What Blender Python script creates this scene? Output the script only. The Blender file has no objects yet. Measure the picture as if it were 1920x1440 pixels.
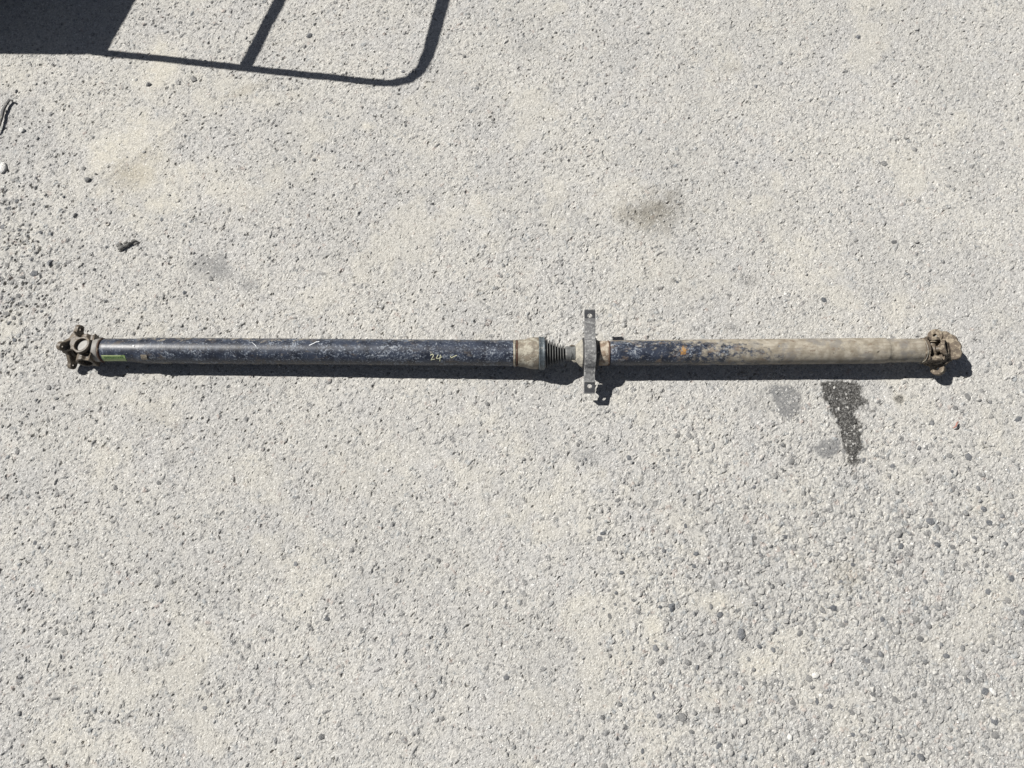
import bpy, bmesh, math, random
import numpy as np
from mathutils import Vector, Matrix

R = math.radians
random.seed(7)
scene = bpy.context.scene
COL = scene.collection

# ------------------------------------------------------------------ camera
TILT = 15.0
FPX = 1450.0
CAM_H = 1.7733
cd = bpy.data.cameras.new('camera')
cam = bpy.data.objects.new('camera', cd)
COL.objects.link(cam)
cam.location = (0, 0, CAM_H)
cam.rotation_euler = (R(TILT), 0, 0)
cd.sensor_width = 36.0
cd.lens = FPX / 1920.0 * 36.0
cd.clip_start = 0.05
cd.clip_end = 400
scene.camera = cam

# ------------------------------------------------------------------ light
SDX, SDY = 0.86, -0.44            # ground run of the light per metre of height
sun_el = math.atan2(1.0, math.hypot(SDX, SDY))
w = bpy.data.worlds.new('World')
scene.world = w
w.use_nodes = True
nt = w.node_tree
nt.nodes.clear()
sky = nt.nodes.new('ShaderNodeTexSky')
sky.sky_type = 'NISHITA'
sky.sun_disc = False
sky.sun_elevation = sun_el
sky.air_density = 0.45
sky.dust_density = 0.3
sky.ozone_density = 0.3
hs = nt.nodes.new('ShaderNodeHueSaturation')
hs.inputs['Saturation'].default_value = 0.55
sky.sun_rotation = math.atan2(-SDX, -SDY)
bg = nt.nodes.new('ShaderNodeBackground')
bg.inputs['Strength'].default_value = 0.05
wo = nt.nodes.new('ShaderNodeOutputWorld')
nt.links.new(sky.outputs[0], hs.inputs['Color'])
nt.links.new(hs.outputs[0], bg.inputs['Color'])
nt.links.new(bg.outputs[0], wo.inputs['Surface'])
sl = bpy.data.lights.new('sun', 'SUN')
sl.energy = 5.0
sl.angle = R(0.53)
sl.color = (1.0, 0.97, 0.92)
sun = bpy.data.objects.new('sun', sl)
COL.objects.link(sun)
sun.rotation_euler = Vector((SDX, SDY, -1)).to_track_quat('-Z', 'Y').to_euler()
sun.location = (-3, 3, 6)
scene.view_settings.view_transform = 'Standard'
scene.view_settings.look = 'None'
scene.view_settings.gamma = 1
scene.view_settings.exposure = 0.55
scene.cycles.max_bounces = 6

# ------------------------------------------------------------------ helpers
ct, st = math.cos(R(TILT)), math.sin(R(TILT))


def gp(px, py, z=0.0):
    """where a spot of the photograph lies at height z"""
    u, v = (px - 960) / FPX, (720 - py) / FPX
    d = (CAM_H - z) / (ct - v * st)
    return Vector((u * d, d * (st + v * ct), z))


def link(o, parent=None):
    COL.objects.link(o)
    if parent:
        o.parent = parent
    return o


def mesh_obj(name, verts, faces, mat, parent=None, smooth=True, sharp=35):
    me = bpy.data.meshes.new(name)
    me.from_pydata([tuple(v) for v in verts], [], faces)
    me.update()
    bm = bmesh.new(); bm.from_mesh(me)
    bmesh.ops.recalc_face_normals(bm, faces=bm.faces)
    bm.to_mesh(me); bm.free()
    if smooth:
        me.shade_smooth()
        me.set_sharp_from_angle(angle=R(sharp))
    if mat:
        me.materials.append(mat)
    return link(bpy.data.objects.new(name, me), parent)


def tag(o, label, cat=None, group=None, kind=None):
    if label: o['label'] = label
    if cat: o['category'] = cat
    if group: o['group'] = group
    if kind: o['kind'] = kind
    return o


# --- node helpers
def new_mat(name):
    m = bpy.data.materials.new(name)
    m.use_nodes = True
    n = m.node_tree.nodes
    n.clear()
    out = n.new('ShaderNodeOutputMaterial')
    b = n.new('ShaderNodeBsdfPrincipled')
    m.node_tree.links.new(b.outputs[0], out.inputs['Surface'])
    return m, b


class NB:
    def __init__(self, m): self.t = m.node_tree; self.n = self.t.nodes; self.l = self.t.links

    def put(self, sock, v):
        if isinstance(v, bpy.types.NodeSocket): self.l.new(v, sock)
        elif isinstance(v, (tuple, list)): sock.default_value = tuple(v) + ((1,) if len(v) == 3 and len(sock.default_value) == 4 else ())
        else: sock.default_value = v

    def coord(self):
        return self.n.new('ShaderNodeTexCoord').outputs['Object']

    def noise(self, vec, scale, detail=3, rough=0.55, dist=0.0):
        k = self.n.new('ShaderNodeTexNoise')
        self.put(k.inputs['Vector'], vec); k.inputs['Scale'].default_value = scale
        k.inputs['Detail'].default_value = detail; k.inputs['Roughness'].default_value = rough
        k.inputs['Distortion'].default_value = dist
        return k.outputs['Fac']

    def voro(self, vec, scale, feature='F1', out='Distance'):
        k = self.n.new('ShaderNodeTexVoronoi'); k.feature = feature
        self.put(k.inputs['Vector'], vec); k.inputs['Scale'].default_value = scale
        return k.outputs[out]

    def ramp(self, v, a, b, lo=0.0, hi=1.0):
        k = self.n.new('ShaderNodeMapRange'); k.interpolation_type = 'SMOOTHSTEP'
        self.put(k.inputs['Value'], v)
        k.inputs['From Min'].default_value = a; k.inputs['From Max'].default_value = b
        k.inputs['To Min'].default_value = lo; k.inputs['To Max'].default_value = hi
        return k.outputs['Result']

    def math(self, op, a, b=0.0, clamp=False):
        k = self.n.new('ShaderNodeMath'); k.operation = op; k.use_clamp = clamp
        self.put(k.inputs[0], a); self.put(k.inputs[1], b)
        return k.outputs[0]

    def mix(self, f, a, b, mode='MIX'):
        k = self.n.new('ShaderNodeMix'); k.data_type = 'RGBA'; k.blend_type = mode
        self.put(k.inputs[0], f); self.put(k.inputs[6], a); self.put(k.inputs[7], b)
        return k.outputs[2]

    def attr(self, name, out='Fac'):
        k = self.n.new('ShaderNodeAttribute'); k.attribute_name = name
        return k.outputs[out]

    def bump(self, h, dist, strength=1.0, normal=None):
        k = self.n.new('ShaderNodeBump')
        self.put(k.inputs['Height'], h); k.inputs['Distance'].default_value = dist
        k.inputs['Strength'].default_value = strength
        if normal: self.l.new(normal, k.inputs['Normal'])
        return k.outputs[0]

    def sep(self, vec):
        k = self.n.new('ShaderNodeSeparateXYZ'); self.put(k.inputs[0], vec); return k.outputs

    def map(self, vec, scale=(1, 1, 1), loc=(0, 0, 0)):
        k = self.n.new('ShaderNodeMapping'); self.put(k.inputs['Vector'], vec)
        k.inputs['Scale'].default_value = scale; k.inputs['Location'].default_value = loc
        return k.outputs[0]


# ------------------------------------------------------------------ numpy noise
rng = np.random.default_rng(11)
LAT = rng.random((16, 512, 512)).astype(np.float32)


def vn(X, Y, s, k=0, ang=0.6):
    c, q = math.cos(ang + k), math.sin(ang + k)
    a = (X * c - Y * q) / s + 37.3 * k; b = (X * q + Y * c) / s + 11.7 * k
    i = np.floor(a).astype(np.int32); j = np.floor(b).astype(np.int32)
    fa = (a - i); fb = (b - j)
    fa = fa * fa * (3 - 2 * fa); fb = fb * fb * (3 - 2 * fb)
    L = LAT[k % 16]
    i0, i1, j0, j1 = i & 511, (i + 1) & 511, j & 511, (j + 1) & 511
    return (L[i0, j0] * (1 - fa) + L[i1, j0] * fa) * (1 - fb) + (L[i0, j1] * (1 - fa) + L[i1, j1] * fa) * fb


def fbm(X, Y, s, k=0, o=4, g=0.55):
    t = 0; a = 1; n = 0
    for q in range(o):
        t = t + a * vn(X, Y, s / 2 ** q, k + q); n += a; a *= g
    return t / n


def worley(X, Y, s, k=0, aniso=0.35):
    """nearest jittered seed, metric stretched seed by seed; returns distance (in cells) and two random numbers"""
    a = X / s; b = Y / s
    i = np.floor(a).astype(np.int32); j = np.floor(b).astype(np.int32)
    best = np.full(X.shape, 9.0, np.float32); r1 = np.zeros_like(best); r2 = np.zeros_like(best)
    A, B, C, D = LAT[k % 16], LAT[(k + 3) % 16], LAT[(k + 7) % 16], LAT[(k + 11) % 16]
    for di in (-1, 0, 1):
        for dj in (-1, 0, 1):
            ii = (i + di) & 511; jj = (j + dj) & 511
            dx = a - (i + di + A[ii, jj]); dy = b - (j + dj + B[ii, jj])
            th = C[ii, jj] * 6.283
            e = 1 + aniso * (D[ii, jj] - 0.2)
            c, q = np.cos(th), np.sin(th)
            u = (dx * c + dy * q) * e; v = (-dx * q + dy * c) / e
            d = np.sqrt(u * u + v * v)
            m = d < best
            best = np.where(m, d, best); r1 = np.where(m, C[ii, jj], r1); r2 = np.where(m, D[jj, ii], r2)
    return best, r1, r2


def sstep(x, a, b):
    t = np.clip((x - a) / (b - a), 0, 1)
    return t * t * (3 - 2 * t)


# ------------------------------------------------------------------ ground
NX, NY = 1250, 900
Y0, Y1 = -0.46, 1.78
yin = np.linspace(Y0, Y1, NY)
uin = np.linspace(-1, 1, NX)
ext = np.array([0.004, 0.02, 0.08, 0.3, 1.0, 3.0, 8.0, 20.0, 45.0])
ys = np.concatenate([Y0 - ext[::-1], yin, Y1 + ext])


def halfw(y):
    yc = np.clip(y, Y0, Y1)
    dep = CAM_H * ct + yc * st          # distance along the view axis
    return dep * 960 / FPX * 1.09


hw = halfw(ys)
rows = []
for y, h in zip(ys, hw):
    rows.append(np.concatenate([-h - ext[::-1], uin * h, h + ext]))
GX = np.array(rows); GY = np.repeat(ys[:, None], GX.shape[1], 1)
X = GX.astype(np.float64); Y = GY.astype(np.float64)

# photograph position of every ground point, only to place the ground's own stains and worn areas
_dep = (CAM_H * ct + Y * st)
PX = 960 + X / _dep * FPX
PY = 720 - (Y * ct - CAM_H * st) / _dep * FPX
inner = ((np.abs(PX - 960) < 1250) & (Y > Y0 - 0.05) & (Y < Y1 + 0.05)).astype(np.float64)

wx = X + 0.004 * (vn(X, Y, 0.012, 1) - .5) + 0.0022 * (vn(X, Y, 0.004, 2) - .5)
wy = Y + 0.004 * (vn(X, Y, 0.012, 3) - .5) + 0.0022 * (vn(X, Y, 0.004, 4) - .5)


def blob(cx, cy, rx, ry, ang=0.0, soft=0.5, rag=0.5, k=5, fs=0.03):
    """mask of a stain at a photo position"""
    c, q = math.cos(R(ang)), math.sin(R(ang))
    dx, dy = PX - cx, PY - cy
    d = np.sqrt(((dx * c + dy * q) / rx) ** 2 + ((-dx * q + dy * c) / ry) ** 2)
    d = d + rag * (fbm(X, Y, fs, k, 4, .7) - 0.5) * 2
    return 1 - sstep(d, 1 - soft, 1 + soft * 0.4)


def poly(pts, rag=6.0, k=6, soft=5.0):
    """ragged polygon mask"""
    n = len(pts)
    qx = PX + rag * 2 * (fbm(X, Y, 0.02, k, 4, .75) - .5); qy = PY + rag * 2 * (fbm(X, Y, 0.02, k + 3, 4, .75) - .5)
    inside = np.zeros(X.shape, bool); dmin = np.full(X.shape, 1e9)
    for a in range(n):
        (x1, y1), (x2, y2) = pts[a], pts[(a + 1) % n]
        cond = ((y1 > qy) != (y2 > qy)) & (qx < (x2 - x1) * (qy - y1) / (y2 - y1 + 1e-9) + x1)
        inside ^= cond
        t = np.clip(((qx - x1) * (x2 - x1) + (qy - y1) * (y2 - y1)) / ((x2 - x1) ** 2 + (y2 - y1) ** 2), 0, 1)
        dmin = np.minimum(dmin, np.hypot(qx - x1 - t * (x2 - x1), qy - y1 - t * (y2 - y1)))
    return sstep(np.where(inside, dmin, -dmin), -soft * .3, soft * .7)


oil = poly([(1540, 712), (1612, 712), (1628, 755), (1606, 778), (1617, 806), (1616, 866), (1606, 878), (1592, 874), (1578, 835), (1568, 790), (1544, 750)], 10, 6, 16)
oil = sstep(oil + .9 * (fbm(X, Y, .007, 5, 3, .7) - .5), .18, .62)
oil = np.maximum(oil, .7 * blob(1601, 884, 5, 4, 0, .5, .5)); oil = np.maximum(oil, .6 * blob(1574, 812, 5, 4, 0, .5, .5)); oil = np.maximum(oil, .6 * blob(1636, 770, 6, 4, 0, .5, .5))
oil = np.maximum(oil, 0.75 * blob(1688, 748, 9, 8, 0, .5, .5))
oil = np.maximum(oil, 0.55 * blob(1205, 398, 30, 26, -20, 1.1, .7, 7))
oil = np.maximum(oil, 0.42 * blob(1235, 400, 70, 40, -10, 1.2, .8, 7))
oil = np.maximum(oil, 0.35 * blob(320, 865, 14, 22, 10, .9, .6, 8))
oil = np.maximum(oil, 0.30 * blob(1405, 527, 22, 12, 0, .9, .6, 8))
oil = np.maximum(oil, 0.16 * blob(300, 785, 60, 40, 0, 1.0, .9, 8))
oil = np.maximum(oil, 0.20 * blob(1378, 128, 26, 14, 0, .9, .6, 8))
oil = np.maximum(oil, 0.25 * blob(330, 800, 26, 16, 0, .9, .6, 8))
brown = np.maximum.reduce([blob(1215, 400, 60, 40, -12, 1.1, .7, 7), 0.9 * blob(246, 322, 60, 32, -30, 1.1, .6, 9), 0.5 * blob(1590, 1075, 40, 40, 0, 1., .8, 9),
                           0.5 * blob(1688, 748, 12, 10), 0.5 * blob(470, 165, 60, 10, -20, .9, .6, 7)])
tar = np.maximum.reduce([poly([(1438, 724), (1480, 718), (1505, 738), (1504, 768), (1480, 790), (1460, 780), (1450, 750)], 6, 9, 7),
                         poly([(1522, 838), (1545, 822), (1574, 824), (1578, 846), (1552, 860), (1532, 852)], 6, 10, 7),
                         0.75 * blob(400, 500, 40, 28, 20, .8, .5, 3), 0.6 * blob(465, 535, 24, 14, 0, .8, .5, 4),
                         0.6 * blob(1375, 615, 20, 14, 40, .8, .5, 4), 0.35 * blob(1096, 852, 26, 20, 0, .9, .6, 4),
                         0.3 * blob(990, 88, 30, 18, 0, .9, .6, 4), .35 * blob(1430, 755, 40, 30, 0, .8, .6, 5)])
dustspots = [(245, 268, 115, 55, -30), (290, 335, 100, 60, 0), (290, 130, 40, 60, 10), (1350, 1130, 55, 28, 20), (1225, 1190, 26, 60, 0),
             (1330, 1310, 40, 24, 0), (1420, 1245, 50, 26, 10), (690, 237, 14, 8, 0), (20, 140, 60, 40, 0), (1270, 970, 60, 40, 30), (520, 180, 60, 20, 0),
             (250, 1110, 40, 18, -20), (1530, 1240, 30, 40, 0), (1660, 870, 90, 26, 10), (1260, 520, 130, 50, 10), (1700, 740, 50, 60, 0), (560, 240, 60, 30, 0),
             (1880, 1340, 60, 30, 20), (700, 880, 120, 60, 0), (150, 740, 90, 30, 0), (1480, 930, 60, 30, 0), (980, 1330, 90, 40, 0)]
dust = np.zeros_like(X)
for n_, (a, b, c, d, e) in enumerate(dustspots):
    dust = np.maximum(dust, (1.0 if n_ < 8 else 0.38) * blob(a, b, c, d, e, .9, 1.0, n_ % 9, 0.05))
dust = np.maximum(dust * (.55 + .45 * sstep(fbm(X, Y, .03, 4, 4, .7), .35, .6)), 0.42 * sstep(fbm(X, Y, 0.16, 2, 5, .65), 0.60, 0.72))

# how coarse the worn surface is, place by place
coarse = 0.30 + 0.75 * sstep(PX, 950, 1500) * sstep(PY, 640, 1050) + 0.15 * sstep(PY, 700, 1200)
coarse = coarse + 0.45 * blob(30, 520, 110, 190, 0, .8, .4, 3, .1) + 0.25 * blob(1150, 560, 330, 150, 0, 1., .4, 3, .1)
coarse = coarse * (0.72 + 0.56 * fbm(X, Y, 0.22, 6, 3))
coarse = np.clip(coarse, 0.1, 1.15) * (1 - 0.8 * np.maximum(dust * .75, tar * .9))
rough_left = blob(15, 500, 95, 230, 5, .8, .6, 3, .08)

H = 0.004 * (fbm(X, Y, 0.55, 0, 2) - 0.5) + 0.0025 * (fbm(X, Y, 0.09, 1, 3) - .5)
tone = np.full(X.shape, 0.5)
stone = np.zeros_like(X)


def add_layer(s, k, p, rad, hgt, power=3.0, tonew=0.6):
    global H, tone, stone
    d, a, b = worley(wx, wy, s, k, .9)
    pres = (b < p)
    r = rad[0] + (rad[1] - rad[0]) * ((a * 7.31) % 1.0)
    t = np.clip(1 - (d / r) ** power, 0, 1)
    tt = ((a * 13.7 + b * 5.1) % 1.0)
    hh = hgt * (0.45 + 0.8 * tt) * pres
    H = H + t ** 0.8 * hh
    m = sstep(t, 0.0, 0.35) * pres
    stone = np.maximum(stone * (1 - m), m)
    tone = tone * (1 - m * tonew) + ((a * 29.3 + b * 3.3) % 1.0) * m * tonew


add_layer(0.0062, 1, 0.22 + 0.3 * coarse, (0.30, 0.50), 0.00045, tonew=.4)
add_layer(0.0105, 2, 0.05 + 0.42 * coarse, (0.24, 0.48), 0.0012)
add_layer(0.0190, 4, 0.02 + 0.70 * np.clip(coarse - .22, 0, 1), (0.18, 0.40), 0.0026, 3.0, .8)
add_layer(0.0135, 7, 0.60 * np.clip(coarse - .45, 0, 1), (0.24, 0.46), 0.0019, 3.0, .8)
# plucked-out pits
d, a, b = worley(wx + .3, wy + .1, 0.0125, 6, 1.2)
pr = 0.10 * (1 - .35 * sstep(PY, 750, 1100)) + 0.10 * coarse + 0.22 * rough_left - 0.15 * dust - .1 * tar
r = 0.12 + 0.24 * ((a * 5.7) % 1.0)
pit = sstep(1 - (d / r), 0.0, 0.45) * (b < pr)
H = H - pit * 0.0034 * (0.5 + ((a * 3.1) % 1.0)) * (1 + 0.8 * rough_left)
d, a, b = worley(wx + .7, wy + .4, 0.006, 9, 1.4)
pit2 = sstep(1 - (d / (0.2 + .2 * a)), 0.0, 0.5) * (b < 0.20)
H = H - pit2 * 0.0015 * (1 - .7 * dust)
# flaky, scaly crust
fl = fbm(wx, wy, 0.010, 9, 3, .6)
H = H + 0.0008 * (sstep(fl, 0.47, 0.53) - .5) * (1 - .6 * dust)
H = H + 0.0008 * (fbm(X, Y, 0.0045, 12, 2, .7) - .5) * (1 - .5 * dust) * (1 - .4 * sstep(PY, 500, 900) * (1 - coarse)) + 0.00034 * (rng.random(X.shape) - .5) * inner
# dust and tar lie in the hollows
flat = np.clip(np.maximum(dust * .72, tar * .8), 0, 1)
base = 0.004 * (fbm(X, Y, 0.55, 0, 2) - 0.5) + 0.0015
H = H * (1 - flat) + (base + (H - base) * 0.25) * flat
# a shoe print edge in the dust at upper left
ridge = np.exp(-(((PX - 262) * 0.80 + (PY - 285) * 0.60) / 45) ** 2) * np.exp(-((-(PX - 262) * .60 * -1 + (PY - 285) * .80 * 1) / 6.0) ** 2)
H = H + 0.0030 * ridge * .6 * sstep(fbm(X, Y, .02, 3, 3), .25, .6)
H = (H - 0.0032) * inner - 0.004 * (1 - inner)

Hs = H  # keep for seating stones
tone = tone * inner + .5 * (1 - inner); stone = stone * inner; oil = oil * inner; brown = brown * inner; tar = tar * inner; dust = dust * inner
nr, nc = X.shape
verts = np.stack([X, Y, H], -1).reshape(-1, 3).astype(np.float32)
idx = np.arange(nr * nc).reshape(nr, nc)
quads = np.stack([idx[:-1, :-1], idx[:-1, 1:], idx[1:, 1:], idx[1:, :-1]], -1).reshape(-1, 4)
me = bpy.data.meshes.new('ground')
me.vertices.add(len(verts)); me.vertices.foreach_set('co', verts.ravel())
me.loops.add(quads.size); me.loops.foreach_set('vertex_index', quads.ravel().astype(np.int32))
me.polygons.add(len(quads)); me.polygons.foreach_set('loop_start', np.arange(0, quads.size, 4, dtype=np.int32))
me.polygons.foreach_set('use_smooth', np.zeros(len(quads), bool))
me.update(calc_edges=True)


def fattr(name, arr):
    a_ = me.attributes.new(name, 'FLOAT', 'POINT')
    a_.data.foreach_set('value', arr.reshape(-1).astype(np.float32))


for nm, ar in (('tone', tone), ('stone', stone), ('oil', oil), ('brown', brown), ('tar', tar), ('dust', dust)):
    fattr(nm, ar)


def ground_material():
    m, b = new_mat('worn_asphalt')
    N = NB(m); v = N.coord()
    tone, stone = N.attr('tone'), N.attr('stone')
    big = N.noise(v, 5, 4, .6); mid = N.noise(v, 22, 4, .6); patchy = N.noise(v, 3.1, 5, .62, .4)
    warm = N.ramp(big, .36, .64)
    base = N.mix(warm, (.382, .378, .368), (.405, .397, .373))
    base = N.mix(N.ramp(mid, .4, .7, 0, .5), base, (.45, .435, .40))
    base = N.mix(N.ramp(patchy, .44, .60, 0, .30), base, (.30, .30, .296))
    # bleached aggregate: grey, some of it bluish or reddish
    sc = N.mix(tone, (.13, .133, .138), (.385, .38, .365))
    hue = N.voro(v, 90, out='Color')
    sc = N.mix(N.ramp(N.sep(hue)[0], .90, .97, 0, .35), sc, (.44, .33, .28))
    sc = N.mix(N.ramp(N.sep(hue)[1], .80, .9, 0, .45), sc, (.24, .27, .29))
    c = N.mix(N.math('MULTIPLY', stone, .80), base, sc)
    c = N.mix(N.math('MULTIPLY', N.attr('dust'), .68), c, (.470, .447, .385))
    c = N.mix(N.math('MULTIPLY', N.attr('brown'), .45), c, (.22, .19, .13))
    c = N.mix(N.math('MULTIPLY', N.attr('tar'), N.ramp(N.noise(v, 240, 3, .6), .40, .66, 1, .6)), c, (.155, .157, .16))
    oilm = N.math('MULTIPLY', N.attr('oil'), N.ramp(N.noise(v, 260, 3, .6), .33, .55, .55, 1), True)
    c = N.mix(oilm, c, (.045, .044, .042))
    # sand grains
    g = N.voro(v, 420, out='Color')
    gr = N.sep(g)[0]
    c = N.mix(1.0, c, N.mix(gr, (.82, .82, .82), (1.15, 1.15, 1.145)), 'MULTIPLY')
    fine = N.noise(v, 900, 2, .7)
    c = N.mix(1.0, c, N.mix(N.ramp(fine, .3, .7), (.80, .79, .78), (1.18, 1.18, 1.18)), 'MULTIPLY')
    c = N.mix(N.math('MULTIPLY', N.ramp(N.sep(g)[1], .955, .985, 0, .6), N.math('SUBTRACT', 1.0, N.math('MULTIPLY', N.attr('oil'), .75))), c, (.72, .71, .68))
    c = N.mix(N.ramp(N.sep(g)[2], .95, .98, 0, .6), c, (.10, .10, .10))
    N.put(b.inputs['Base Color'], c)
    N.put(b.inputs['Roughness'], .93)
    b.inputs['Specular IOR Level'].default_value = .25
    h = N.math('ADD', N.math('MULTIPLY', N.noise(v, 520, 3, .7), 1.0), N.math('MULTIPLY', N.voro(v, 330), .6))
    N.put(b.inputs['Normal'], N.bump(h, .0008, .75))
    return m


M_GROUND = ground_material()
me.materials.append(M_GROUND)
ground = link(bpy.data.objects.new('ground', me))
tag(ground, 'worn pale grey asphalt yard with exposed pebbles, dust and oil stains', kind='structure')


def ground_z(x, y):
    j = int(np.clip(np.searchsorted(ys, y), 0, nr - 1))
    i = int(np.clip(np.searchsorted(GX[j], x), 0, nc - 1))
    return float(Hs[j, i])


def ground_zs(x, y):
    z = [ground_z(x + dx, y + dy) for dx in (-.004, 0, .004) for dy in (-.004, 0, .004)]
    return sum(z) / 9


# ------------------------------------------------------------------ stones
def stone_material(name, dark, light, dusty=.5):
    m, b = new_mat(name)
    N = NB(m); v = N.coord()
    rnd = N.n.new('ShaderNodeObjectInfo').outputs['Random']
    tn = N.attr('tone')
    c = N.mix(N.math('FRACT', N.math('ADD', rnd, tn)), dark, light)
    c = N.mix(N.ramp(N.noise(v, 2.2, 4, .65), .38, .66, 0, dusty), c, (.42, .405, .375))
    c = N.mix(1.0, c, N.mix(N.ramp(N.noise(v, 9, 3, .7), .3, .7), (.75, .75, .75), (1.2, 1.2, 1.2)), 'MULTIPLY')
    N.put(b.inputs['Base Color'], c); N.put(b.inputs['Roughness'], .85)
    N.put(b.inputs['Normal'], N.bump(N.noise(v, 7, 3, .6), .08, .5))
    return m


M_STONE = stone_material('bleached_stone', (.135, .138, .142), (.27, .268, .26), .3)
M_DSTONE = stone_material('dark_stone', (.095, .105, .12), (.19, .195, .205), .25)
M_WHITE = stone_material('white_stone', (.72, .71, .67), (.80, .79, .76), .1)
M_BLACK = stone_material('black_bitumen', (.085, .085, .083), (.17, .168, .16), .5)


def stone_mesh(name, seed, sub=2, mat=None, flat=.6):
    r_ = random.Random(seed)
    bm = bmesh.new()
    bmesh.ops.create_icosphere(bm, subdivisions=sub, radius=1)
    planes = [(Vector((r_.gauss(0, 1), r_.gauss(0, 1), r_.gauss(0, .8))).normalized(), r_.uniform(.66, .92)) for _ in range(9)]
    sx, sy = r_.uniform(.75, 1.05), r_.uniform(.62, .95)
    for vtx in bm.verts:
        p = vtx.co
        for n_, d_ in planes:
            t = p.dot(n_)
            if t > d_: p -= n_ * (t - d_)
        p.x *= sx; p.y *= sy; p.z *= flat
        p += Vector((r_.uniform(-1, 1), r_.uniform(-1, 1), r_.uniform(-1, 1))) * .03
    me_ = bpy.data.meshes.new(name); bm.to_mesh(me_); bm.free()
    me_.shade_smooth(); me_.set_sharp_from_angle(angle=R(38))
    if mat: me_.materials.append(mat)
    return me_


protos = {}
for key, mt in (('g', M_STONE), ('d', M_DSTONE)):
    protos[key] = [stone_mesh('stone', 30 + q, 1, mt, .55) for q in range(10)]

# embedded stones one can pick out in the photograph: x, y, size in px, kind
seen = [(1260, 1138, 26, 'd'), (1390, 1188, 22, 'd'), (1687, 1001, 21, 'g'), (1745, 977, 17, 'd'), (1846, 954, 13, 'd'), (1880, 967, 12, 'd'), (1857, 980, 15, 'd'),
        (1866, 1352, 22, 'd'), (1737, 1140, 12, 'd'), (1736, 1090, 14, 'd'), (1558, 1325, 13, 'd'), (1849, 1220, 12, 'g'), (1776, 1230, 12, 'd'), (1817, 1276, 12, 'd'),
        (1766, 1209, 10, 'd'), (1718, 1162, 14, 'g'), (1687, 1175, 12, 'g'), (1563, 1140, 16, 'd'), (1729, 1420, 20, 'd'), (1525, 1410, 15, 'g'), (1638, 1412, 16, 'g'),
        (1715, 1415, 12, 'd'), (1849, 1296, 18, 'd'), (1240, 1240, 17, 'g'), (1292, 1243, 17, 'g'), (1308, 1252, 12, 'd'), (1340, 1217, 14, 'g'), (1415, 1256, 12, 'g'),
        (1166, 1074, 14, 'd'), (1156, 1112, 11, 'd'), (1124, 1010, 14, 'd'), (1280, 1049, 14, 'g'), (1306, 1038, 12, 'd'), (1489, 1028, 14, 'g'), (1144, 1156, 13, 'g'),
        (1132, 1143, 10, 'd'), (1130, 1345, 16, 'g'), (1236, 1344, 14, 'd'), (1280, 1345, 17, 'g'), (1226, 1310, 15, 'd'), (1344, 1332, 14, 'g'), (1398, 1280, 13, 'g'),
        (1334, 1137, 14, 'g'), (1386, 1144, 13, 'g'), (1330, 1188, 16, 'g'), (1249, 1215, 12, 'g'), (1145, 1230, 14, 'g'), (1424, 1212, 11, 'd'), (1533, 1110, 11, 'd'),
        (1500, 1188, 16, 'g'), (1451, 1219, 12, 'd'), (1675, 874, 11, 'd'), (1788, 1025, 14, 'g'), (1828, 1010, 12, 'd'), (1885, 1018, 14, 'd'), (1490, 1025, 14, 'g'),
        (1690, 1024, 12, 'd'), (1473, 1006, 12, 'd'), (1835, 915, 12, 'd'), (1630, 925, 10, 'g'), (1788, 885, 10, 'd'), (1798, 1170, 14, 'g'), (1890, 1125, 16, 'g'),
        (1898, 1085, 13, 'd'), (1640, 1350, 14, 'g'), (1600, 1378, 12, 'd'), (1605, 1395, 14, 'g'), (1622, 1380, 12, 'g'), (1525, 1290, 12, 'g'), (1532, 1315, 12, 'd'),
        (345, 548, 11, 'd'), (93, 492, 14, 'd'), (62, 512, 14, 'd'), (58, 485, 10, 'd'), (35, 430, 9, 'd'), (92, 595, 10, 'd'), (76, 583, 9, 'd'), (16, 605, 10, 'd'),
        (198, 462, 9, 'd'), (203, 535, 8, 'd'), (302, 410, 9, 'd'), (554, 1057, 14, 'd'), (1131, 1000, 12, 'd'), (30, 375, 10, 'd'), (15, 390, 9, 'd'), (822, 1050, 12, 'g'),
        (215, 913, 14, 'g'), (1610, 68, 14, 'd'), (1270, 528, 8, 'd'), (1840, 1250, 10, 'g'), (470, 1275, 10, 'd'), (383, 1327, 12, 'd')]
rs = random.Random(5)
spots = [(a, b, c, d) for a, b, c, d in seen]


def clear_of_shaft(px, py):
    return not (90 < px < 1840 and 600 < py < 735)


while len(spots) < len(seen) + 30:
    px, py = abs(rs.gauss(0, 55)), rs.gauss(500, 130)
    if not clear_of_shaft(px, py) or any((px - s[0]) ** 2 + (py - s[1]) ** 2 < 11 ** 2 for s in spots): continue
    spots.append((px, py, rs.uniform(6.5, 12), 'd' if rs.random() < .45 else 'g'))
while len(spots) < 298:
    px, py = rs.uniform(-20, 1940), rs.uniform(-10, 1460)
    wgt = 0.05 + 0.95 * max(0, min(1, (px - 950) / 500)) * max(0, min(1, (py - 640) / 400))
    if rs.random() > wgt or not clear_of_shaft(px, py): continue
    if any((px - s[0]) ** 2 + (py - s[1]) ** 2 < 18 ** 2 for s in spots): continue
    spots.append((px, py, rs.uniform(8.5, 15), 'd' if rs.random() < .22 else 'g'))
for px, py, sz, kd in spots:
    p = gp(px, py)
    r_ = sz * 0.5 * (p - cam.location).length / FPX * 1.08
    o = bpy.data.objects.new('stone', rs.choice(protos[kd]))
    o.location = (p.x, p.y, ground_zs(p.x, p.y) - r_ * rs.uniform(0.02, .22))
    o.rotation_euler = (rs.uniform(-.15, .15), rs.uniform(-.15, .15), rs.uniform(0, 6.28))
    o.scale = (r_ * rs.uniform(.95, 1.2), r_ * rs.uniform(.9, 1.1), r_ * rs.uniform(.75, 1.05))
    link(o, ground)

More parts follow.
